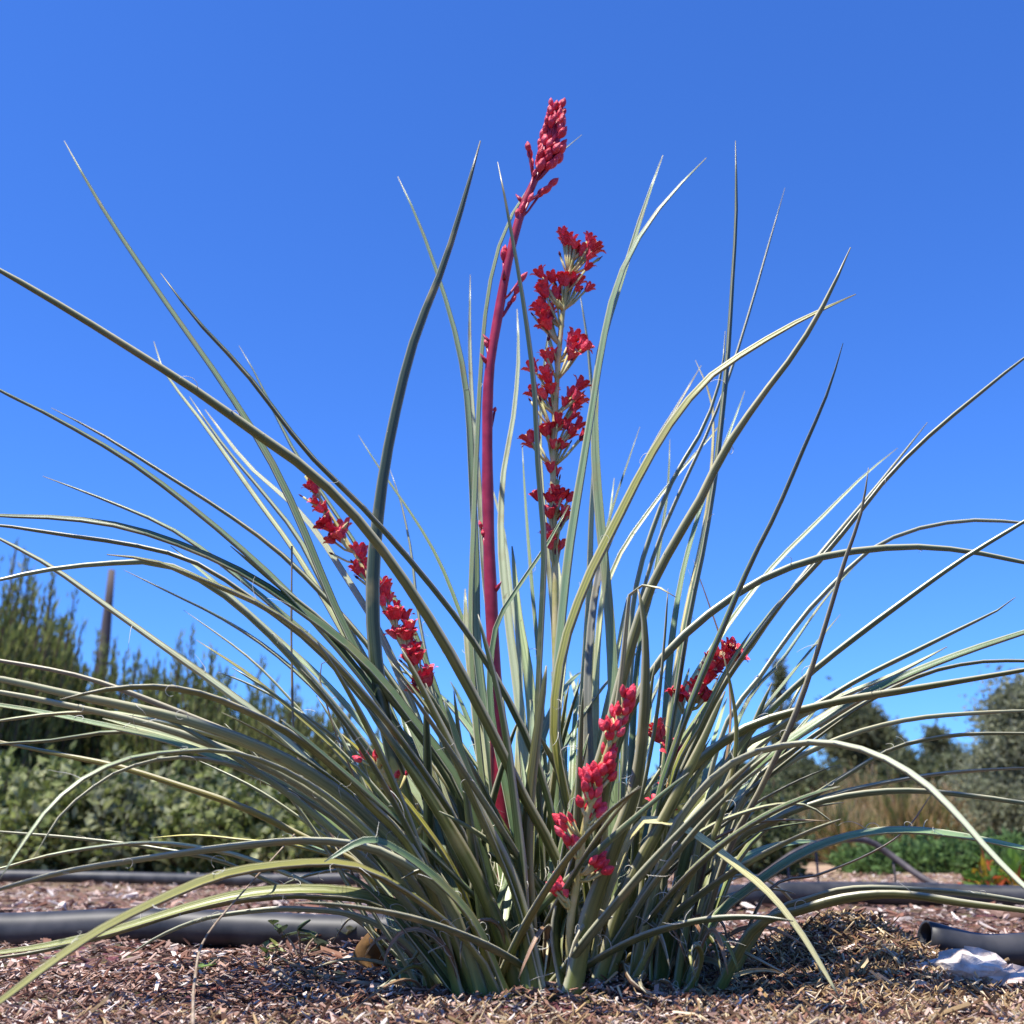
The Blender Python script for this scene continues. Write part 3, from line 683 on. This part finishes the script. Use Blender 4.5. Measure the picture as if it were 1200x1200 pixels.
# bent dark hose on wire stakes
hz = empty('garden_hose', (at(980, 1030, 2.2)[0], 2.2, 0)); ho = np.array(hz.location)
P, _ = catmull([at(x, y, Yq) for x, y, Yq in ((868,1045,2.0),(900,1022,2.05),(935,998,2.1),(975,985,2.2),(1015,985,2.3),(1045,1003,2.3),(1075,1025,2.25),(1105,1042,2.2))], 40)
P[:, 2] = np.maximum(P[:, 2], H(P[:, 0], P[:, 1])+.01)
v, f = tube(P, .0105, 8); obj('hose_loop', mesh('hose_loop', v-ho, f, M_ROD), hz)
for i in (9, 15, 31):
    q = P[i]; v, f = tube([(q[0], q[1], float(H(q[0], q[1]))-.02), (q[0]+.002, q[1], q[2]*.5), (q[0], q[1], q[2])], .0035, 6)
    obj('wire_stake', mesh('wire_stake', v-ho, f, M_ROD), hz)
tag(hz, 'dark bent hose arched on thin wire stakes behind the right leaves', 'hose')

def stone(px, d, size, label, seed, flat=.45, m=M_ROCK, zoff=0, cat='stone', group=None, yaw=0.0):
    r = np.random.default_rng(seed); k, n = 14, 9; V = []
    for i in range(n):
        ph = math.pi*i/(n-1)
        for j in range(k):
            a = 2*math.pi*j/k; e = 1+.16*math.sin(2*a+seed)*math.sin(ph)+.10*math.sin(5*a+seed*2+i)+r.uniform(-.2, .2)
            V.append((size[0]*math.sin(ph)*math.cos(a)*e, size[1]*math.sin(ph)*math.sin(a)*e, size[2]*math.cos(ph)*(1+.18*math.sin(3*a+seed)+r.uniform(-.25, .25))))
    F = [[i*k+j, (i+1)*k+j, (i+1)*k+(j+1) % k, i*k+(j+1) % k] for i in range(n-1) for j in range(k)]
    p = gp(px, d, size[2]*.55+zoff)
    o = obj('pale_stone', mesh('pale_stone', V, F, m, False), None, p); o.rotation_euler.z = yaw; return tag(o, label, cat, group)
stone(1133, 1.32, (.040, .026, .017), 'jagged white chalky stone beside the cut pipe end', 1, yaw=-.2)
stone(1188, 1.31, (.034, .02, .013), 'pinkish white stone leaning against the jagged white one', 4, yaw=.3, m=noisy('pink_chalk_stone', (.5, .36, .29), (.78, .66, .58), 40, .9, .15, .6, .003))
stone(1078, 1.27, (.013, .010, .006), 'small smooth buff pebble on the mulch', 6, m=noisy('buff_stone', (.45, .33, .24), (.62, .48, .37), 60, .9, .1))
for x, d, sz, sd_, lab in ((1098,1.20,(.017,.008,.004),11,'longest thin pale bark flake, in a row below the jagged white stone'),(1122,1.21,(.014,.008,.005),12,'pale bark flake between the longest flake and the stubby one'),(1146,1.225,(.012,.007,.005),13,'stubby pale bark flake just below the jagged white stone'),(1078,1.325,(.014,.008,.005),14,'pale bark flake lying behind the small buff pebble')):
    stone(x, d, sz, lab, sd_, cat='bark', group='pale bark flakes', yaw=.35).name = 'bark_flake'
def stick(name, pts, r0, r1, label, cat='twig', m=M_TWIG, group=None):
    P, _ = catmull(pts, 24); rr_ = np.linspace(r0, r1, 24)*(1+.15*np.sin(np.arange(24)*1.7))
    o0 = P[0].copy(); v, f = tube(P, rr_, 6); o = obj(name, mesh(name, v-o0, f, m), None, o0); return tag(o, label, cat, group)
def gl(px, py, z=.0):
    """ground point under a photo pixel, lifted by z"""
    Y = 0.0
    for _ in range(30):
        p = at(px, py, Y); Y += (p[2]-float(H(p[0], p[1])))*4 if False else 0
        d = at(px, py, Y)-CAM; t = (CAM[2]-float(H(p[0], p[1])))/-d[2] if d[2] < 0 else 1
        Y = CAM[1]+d[1]*t
    p = at(px, py, Y); return (p[0], p[1], float(H(p[0], p[1]))+z)
stick('dry_twig', [gl(380,1152,.006), gl(430,1156,.008), gl(480,1156,.007)], .0034, .0024, 'pale dry twig lying left of the plant foot')
stick('dry_twig', [gl(705,1155,.008), gl(750,1144,.009), gl(800,1128,.012)], .0022, .0012, 'thin grey twig right of the plant foot')
stick('dry_twig', [gl(300,1138,.006), gl(335,1146,.008), gl(362,1158,.006)], .0028, .0018, 'bent reddish brown twig by the small weeds')
stick('grass_straw', [at(226,1202,-.33), at(228,1150,-.22), at(240,1100,-.12), at(285,1045,-.08), at(345,978,-.02)], .0013, .0011, 'thin dry grass stem slanting up under the arching lower left leaves', 'straw')
stick('grass_straw', [gl(470,1120,0), at(400,1000,.1), at(350,890,.12), at(342,780,.12), at(342,640,.12)], .0020, .0012, 'thin upright dry stem with a pinkish top behind the left leaves', 'straw', noisy('pinkish_stem', (.18, .17, .11), (.34, .24, .19), 30))
# dead brown leaf standing by the foot
q = np.linspace(-1, 1, 7); V = []
for i, a in enumerate(np.linspace(0, 1, 9)):
    wd_ = .020*math.sin(math.pi*(.12+.8*a))
    for b in q: V.append((b*wd_, .010*b*b+.006*math.sin(a*5), a*.055))
F = [[i*7+j, i*7+j+1, (i+1)*7+j+1, (i+1)*7+j] for i in range(8) for j in range(6)]
Vn = np.array(V); Vb = Vn+np.array([0, .0012, 0]); nV = len(Vn)
rim = [j for j in range(7)]+[i*7+6 for i in range(1, 9)]+[8*7+j for j in range(5, -1, -1)]+[i*7 for i in range(7, 0, -1)]
F2 = F+[[x_+nV for x_ in f_][::-1] for f_ in F]+[[rim[i], rim[(i+1) % len(rim)], rim[(i+1) % len(rim)]+nV, rim[i]+nV][::-1] for i in range(len(rim))]
g1 = gl(432, 1142, -.004); o = obj('dead_leaf', mesh('dead_leaf', np.vstack([Vn, Vb]), F2, M_DEAD), None, g1); o.rotation_euler = (-.15, .2, .35)
tag(o, 'curled dead brown leaf standing in the mulch left of the foot', 'dead leaf')

# small weeds left of the foot
def weed(px, py, hgt, nl, label, seed, pal, lsz=.02, spread=.06):
    r = random.Random(seed); g0 = np.array(gl(px, py, -.004)); root = empty('weed_seedling', g0); tag(root, label, 'weed', 'small weeds in the mulch')
    prts = []; tips = []
    for i in range(max(3, nl//4)):
        a = r.uniform(0, 6.28); e = np.array([math.cos(a)*spread*r.uniform(.3, 1), math.sin(a)*spread*r.uniform(.3, 1), hgt*r.uniform(.4, 1)])
        pts = [np.zeros(3), e*np.array([.35, .35, .6]), e]; prts.append(tube(catmull(pts, 6)[0], [.0014]*5+[.0008], 5)); tips.append(e)
    v, f = join(prts); obj('stem', mesh('stem', v, f, M_TWIG), root)
    for i in range(nl):
        e = tips[i % len(tips)]*r.uniform(.45, 1); a = r.uniform(0, 6.28); tl = r.uniform(-.2, .9); L = lsz*r.uniform(.6, 1.2); W = L*r.uniform(.55, .8)
        d = np.array([math.cos(a)*math.cos(tl), math.sin(a)*math.cos(tl), math.sin(tl)]); s = unit(np.cross(d, [0, 0, 1.])); nn = np.cross(s, d)
        row = [(0, .05), (.2, .8), (.45, 1), (.7, .75), (.9, .3), (1, .02)]
        V = []
        for u, ww in row:
            for m in (-1, 0, 1): V.append(e+d*u*L+s*m*ww*W/2+nn*(.12*L*(abs(m)) - .15*L*u*u))
        F = [[i2*3+m, i2*3+m+1, (i2+1)*3+m+1, (i2+1)*3+m] for i2 in range(5) for m in (0, 1)]
        c = np.array(r.choice(pal))*r.uniform(.8, 1.2)
        obj('leaf', mesh('leaf', V, F, M_WEED, True, None, np.tile(c, (18, 1))), root)
GW = [(.10, .14, .075), (.16, .20, .13), (.07, .11, .04), (.2, .22, .14)]
weed(352, 1128, .055, 18, 'grey green weed seedling with rounded leaves beside the black pipe', 1, GW, .022)
weed(395, 1112, .06, 14, 'dark weed with reddish stems next to the dead brown leaf', 2, GW+[(.22, .08, .05)], .019)
weed(318, 1130, .03, 12, 'low yellow green seedling with pale leaves in the mulch', 3, [(.20, .22, .06), (.12, .18, .05), (.35, .36, .18)], .014, .04)
weed(238, 1140, .025, 9, 'tiny bright green seedling by the slanting dry stem', 4, [(.12, .20, .05), (.18, .26, .07)], .012, .03)
weed(372, 1152, .03, 12, 'flat grey weed beside the pale dry twig', 5, [(.17, .20, .15), (.22, .24, .19)], .016, .05)

# ------------------------------------------------------------------ background planting
def leaf_quads(c, d, L, W, pal, r, jitter=.3):
    n = len(c); d = unit(d); s = unit(np.cross(d, unit(r.normal(0, 1, (n, 3))))); L = L[:, None]; W = W[:, None]
    nn = np.cross(d, s)
    V = np.stack([c, c+d*L*.45+s*W*.5+nn*W*.12, c+d*L, c+d*L*.45-s*W*.5+nn*W*.12], 1).reshape(-1, 3)
    F = np.arange(4*n).reshape(-1, 4); pal = np.array(pal)
    C = pal[r.integers(0, len(pal), n)]*r.uniform(1-jitter, 1+jitter, (n, 1))
    return V, F, np.repeat(C, 4, 0)
def shrub(name, label, cat, px, top, d, wpx, pal, leafL=.03, leafW=.007, shoots=70, per=60, splay=.35, upright=True, seed=0, group=None, ground_z=None, low=.12):
    r = np.random.default_rng(seed); y0 = d-1.25; x0 = at(px, top*.6+394, y0)[0]
    z0 = float(H(x0, y0)); hgt = at(px, top, y0)[2]-z0; rad = wpx/FPX*d/2
    root = empty(name, (x0, y0, z0-.01)); tag(root, label, cat, group)
    stems = []; cs, ds = [], []
    for i in range(shoots):
        a = r.uniform(0, 2*math.pi); q = math.sqrt(r.uniform(0, 1))
        tipz = hgt*(r.uniform(.52, .80) + (.28*r.uniform(0, 1)**2.2))*(1-.25*q**2) if upright else hgt*(.2+.8*r.uniform(.1, 1)**.6)*math.sqrt(max(.08, 1-q**2*.85))
        e = np.array([math.cos(a)*rad*q, math.sin(a)*rad*q, tipz])
        b = np.array([e[0]*.35, e[1]*.35, 0]); m = np.array([e[0]*.8, e[1]*.8, tipz*.5])
        P, L = catmull([b, m, e], 7)
        stems.append(tube(P, np.linspace(.011, .003, 7)*max(.6, hgt/1.3), 4, False))
        t = r.uniform(low, 1, per)**.8; ii = np.clip((t*6).astype(int), 0, 5); fr_ = (t*6-ii)[:, None]
        c = P[ii]*(1-fr_)+P[ii+1]*fr_; tg = unit(P[ii+1]-P[ii])
        dd = tg*(.9 if upright else .4)+r.normal(0, splay, (per, 3)); 
        cs.append(c+r.normal(0, .012 if upright else .05*hgt, (per, 3))); ds.append(dd)
    c = np.vstack(cs); c[:, 2] = np.maximum(c[:, 2], .012); dd = np.vstack(ds); n = len(c)
    v, f = join(stems); obj('stems', mesh('stems', v, f, M_BARK), root)
    V, F, C = leaf_quads(c, dd, r.uniform(.6, 1.3, n)*leafL, r.uniform(.7, 1.3, n)*leafW, pal, r)
    fo = obj('foliage', mesh('foliage', V, F, M_FOL, False, None, C), root); fo['kind'] = 'stuff'
    return root
FEA = [(.20, .235, .06), (.26, .29, .085), (.15, .19, .05), (.30, .32, .12), (.20, .225, .07)]
FEA2 = [(.19, .21, .06), (.25, .26, .085), (.14, .16, .05), (.29, .29, .11)]
LIT = [(.25, .29, .09), (.16, .20, .055), (.34, .37, .16), (.10, .13, .035), (.45, .47, .26)]
GRY = [(.20, .22, .13), (.26, .28, .17), (.16, .18, .10), (.31, .32, .21)]
G1 = 'feathery shrubs of the far hedge'
shrub('feathery_shrub', 'tallest feathery green shrub standing over the rest of the hedge', 'shrub', -10, 632, 6.4, 190, FEA, .08, .013, 210, 100, .22, True, 1, G1)
shrub('feathery_shrub', 'feathery green shrub just beside the tallest shrub', 'shrub', 48, 655, 6.9, 110, FEA, .08, .013, 150, 90, .2, True, 2, G1)
shrub('feathery_shrub', 'tall feathery shrub outside the tallest shrub', 'shrub', -130, 610, 7.0, 230, FEA, .08, .013, 180, 80, .25, True, 3, G1)
for i, (px, top, d, wd, lab) in enumerate(((130,742,7.4,150,'feathery dark shrub behind the weathered post'), (205,738,6.9,150,'feathery shrub with thin upright shoots right of the weathered post'), (275,772,7.3,150,'low feathery shrub behind the thin upright dry stem'), (345,800,7.0,150,'olive feathery shrub behind the leaning flower stalk'), (425,850,7.2,160,'low dark shrub behind the small stalk with red buds'), (520,880,8.0,170,'low dark shrub behind the middle of the clump'), (620,895,8.4,170,'low shrub behind the tall crimson flower stalk'), (720,890,8.4,170,'low shrub behind the short stalk of bright buds'))):
    shrub('feathery_shrub', lab, 'shrub', px, top, d, wd, FEA2 if i > 2 else FEA, .07, .013, 180, 85, .25, True, 20+i, G1)
for i, (px, top, lab) in enumerate(((-290,660,'feathery shrub one place further along the hedge past the tallest ones'), (-450,690,'feathery shrub two places along the hedge past the tallest ones'), (-620,680,'feathery shrub at the far end of the hedge'))):
    shrub('feathery_shrub', lab, 'shrub', px, top, 7.0, 200, FEA, .08, .013, 150, 80, .25, True, 130+i, G1)
G2 = 'light leaved shrubs at the foot of the hedge'
for i, (px, top, d, wd, lab) in enumerate(((-30,860,5.9,180,'pale leaved bush under the tallest feathery shrub'), (70,872,5.75,150,'rounded light green bush in front of the weathered post'), (165,868,5.85,160,'bushy light green shrub behind the drooping lower left leaves'), (255,880,5.8,150,'yellowish green low bush behind the yellow leaf'), (335,905,5.9,140,'small light green bush behind the leaf fan'), (-190,865,5.9,190,'pale leaved bush next along from the one under the tallest shrub'), (-360,870,5.9,200,'pale leaved bush near the far end of the hedge'))):
    shrub('broadleaf_bush', lab, 'shrub', px, top, d, wd, LIT if i != 2 else LIT+GRY, .065, .038, 70, 55, .8, False, 40+i, G2, low=.05)
# weathered post
pp = at(122, 760, 7.2); top_ = at(131, 668, 7.2); gz = float(H(pp[0], 7.2))
V, F = tube([(pp[0]-.02, 7.2, gz-.05), (pp[0]-.02, 7.2, gz+.6), (pp[0], 7.2, pp[2]), (pp[0]*.5+top_[0]*.5, 7.2, (pp[2]+top_[2])/2), tuple(top_)], [.06, .055, .045, .034, .026], 10)
o0 = np.array([pp[0], 7.2, gz]); tag(obj('wooden_post', mesh('wooden_post', V-o0, F, M_WOOD), None, o0), 'weathered grey brown wooden post rising above the hedge', 'post')

# right side: dark shrub, dry grasses, green plants, trees
shrub('leafy_bush', 'dark green small leaved bush behind the right flower stalk', 'shrub', 885, 880, 5.2, 105, [(.09, .12, .045), (.13, .16, .06), (.21, .23, .12), (.06, .085, .03)], .045, .022, 80, 60, .8, False, 60)
shrub('leafy_bush', 'mid green bush beside the dark small leaved bush', 'shrub', 812, 890, 6.0, 150, FEA2, .05, .022, 80, 60, .8, False, 61)
DRY = [(.50, .35, .17), (.42, .27, .12), (.60, .44, .25), (.27, .22, .08), (.22, .24, .07)]
G3 = 'dry grass clumps on the far bank'
for i, (px, top, d, wd, lab) in enumerate(((955,935,8.6,110,'tan dry grass clump left of the orange brown one'), (1010,905,10.5,120,'orange brown dry grass clump below the dark tree'), (1065,915,9.6,90,'straw coloured grass clump above the green ground cover'), (1125,905,10.8,120,'tall straw grass clump beside the grey olive bush'), (985,955,7.6,80,'small tan grass tuft behind the bent hose'))):
    shrub('dry_grass_clump', lab, 'grass', px, top, d, wd, DRY if i % 2 else DRY+[(.10, .14, .04)]*2, .16, .010, 120, 26, .18, True, 70+i, G3, low=.02)
G4 = 'green low plants behind the pipes'
for i, (px, top, d, wd, lab) in enumerate(((1040,978,6.0,130,'low green ground cover plant behind the bent hose'), (1115,972,5.9,130,'low green ground cover beside the grey olive bush'), (1185,968,5.7,130,'low green ground cover under the grey olive bush'))):
    shrub('ground_cover_plant', lab, 'plant', px, top, d, wd, [(.11, .19, .055), (.15, .25, .075), (.08, .14, .045)], .05, .018, 110, 40, .6, False, 80+i, G4, low=.02)
shrub('leafy_plant', 'bright leafy plant with yellow and red leaves behind the long pipe', 'plant', 1158, 1002, 3.7, 62, [(.12, .22, .03), (.17, .28, .05), (.45, .30, .03), (.42, .09, .03), (.09, .17, .03)], .055, .022, 30, 9, .6, False, 90, low=.1)
shrub('leafy_plant', 'bright green leafy plant without red leaves behind the long pipe', 'plant', 1205, 985, 3.8, 70, [(.12, .22, .03), (.17, .28, .05), (.09, .17, .03)], .06, .022, 34, 10, .6, False, 91, low=.1)
def tree(name, label, px, top, d, wpx, pal, seed, clumps=46, per=120, leaf=.14, base=.25, group=None, z0=None):
    r = np.random.default_rng(seed); y0 = d-1.25; x0 = at(px, top*.6+394, y0)[0]; z0 = float(H(x0, y0)); hgt = at(px, top, y0)[2]-z0; rad = wpx/FPX*d/2
    root = empty(name, (x0, y0, z0-.05)); tag(root, label, 'tree', group)
    v, f = tube(catmull([(0, 0, 0), (.05*hgt*r.normal()*.3, 0, hgt*.4), (0, 0, hgt*.85)], 10)[0], np.linspace(.045, .01, 10)*hgt*.7, 8); obj('trunk', mesh('trunk', v, f, M_BARK), root)
    cs, lim = [], []
    for i in range(clumps):
        t = r.uniform(base, 1); w_ = rad*(math.sin(math.pi*min(1, (t-base)/(1-base)*.80+.16)))**.8
        a = r.uniform(0, 6.28); q = math.sqrt(r.uniform(.05, 1)); e = np.array([math.cos(a)*w_*q, math.sin(a)*w_*q, hgt*t*.96])
        lim.append(tube([(0, 0, max(.15*hgt, e[2]-.25*hgt)), (e[0]*.5, e[1]*.5, e[2]-.08*hgt), tuple(e)], [.012*hgt, .008*hgt, .003*hgt], 4, False))
        cs.append(e+r.normal(0, 1, (per, 3))*np.array([rad*.20, rad*.20, hgt*.055])*r.uniform(.6, 1.3))
    v, f = join(lim); obj('limbs', mesh('limbs', v, f, M_BARK), root)
    c = np.vstack(cs); c[:, 2] = np.maximum(c[:, 2], .05); n = len(c)
    V, F, C = leaf_quads(c, r.normal(0, 1, (n, 3))+[0, 0, .4], r.uniform(.6, 1.4, n)*leaf, r.uniform(.6, 1.3, n)*leaf*.4, pal, r)
    fo = obj('crown', mesh('crown', V, F, M_FOL, False, None, C), root); fo['kind'] = 'stuff'
DK = [(.10, .12, .055), (.13, .15, .075), (.08, .095, .05), (.16, .17, .09)]
tree('background_tree', 'dark green tree above the dry grass on the far bank', 1005, 822, 24, 82, DK, 1, 60, 260, .17)
tree('background_tree', 'small dark tree tucked beside the taller dark green tree', 1042, 850, 25, 46, DK, 2, 36, 200, .16, .1)
tree('background_tree', 'small round tree between the dark tree and the olive bush', 1106, 852, 26, 50, DK, 3, 36, 200, .16, .1)
tree('background_tree', 'distant thin dark tree behind the right leaves', 917, 775, 30, 30, DK, 4, 24, 60, .25, .1)
tree('olive_tree', 'grey green olive like tree beside the straw grass', 1212, 795, 9.0, 150, GRY, 5, 130, 330, .055, .02)
for i, (px, top, d, wd, lab) in enumerate(((940,880,15.5,130,'low dark bush left of the dark green tree'), (1075,876,16,120,'low green bush right of the dark green tree'), (1150,878,15.5,130,'low green bush behind the grey olive tree'), (860,885,15,130,'low bush far behind the right flower stalk'))):
    shrub('distant_bush', lab, 'shrub', px, top, d, wd, DK+[(.10, .12, .05), (.14, .15, .06)], .13, .05, 110, 90, .8, False, 100+i, 'distant bushes on the bank', low=.05)
# far wood closing the horizon
r = np.random.default_rng(77); n = 26000; cx = r.uniform(-150, 190, n); cy = 95+r.normal(0, 6, n); hh = (3.4+1.3*np.sin(cx*.11)+.8*np.sin(cx*.37+1)+.5*np.sin(cx*.9))
cz = H(cx, cy)+hh*r.uniform(0, 1, n)**.7*1.0
V, F, C = leaf_quads(np.stack([cx, cy, cz], 1), r.normal(0, 1, (n, 3)), r.uniform(.7, 1.5, n), r.uniform(.5, 1.0, n), DK, r)
o = obj('far_wood', mesh('far_wood', V, F, M_FOL, False, None, C)); tag(o, 'distant line of dark green trees along the horizon', 'wood', kind='stuff')
print('leaves', leaf_count)
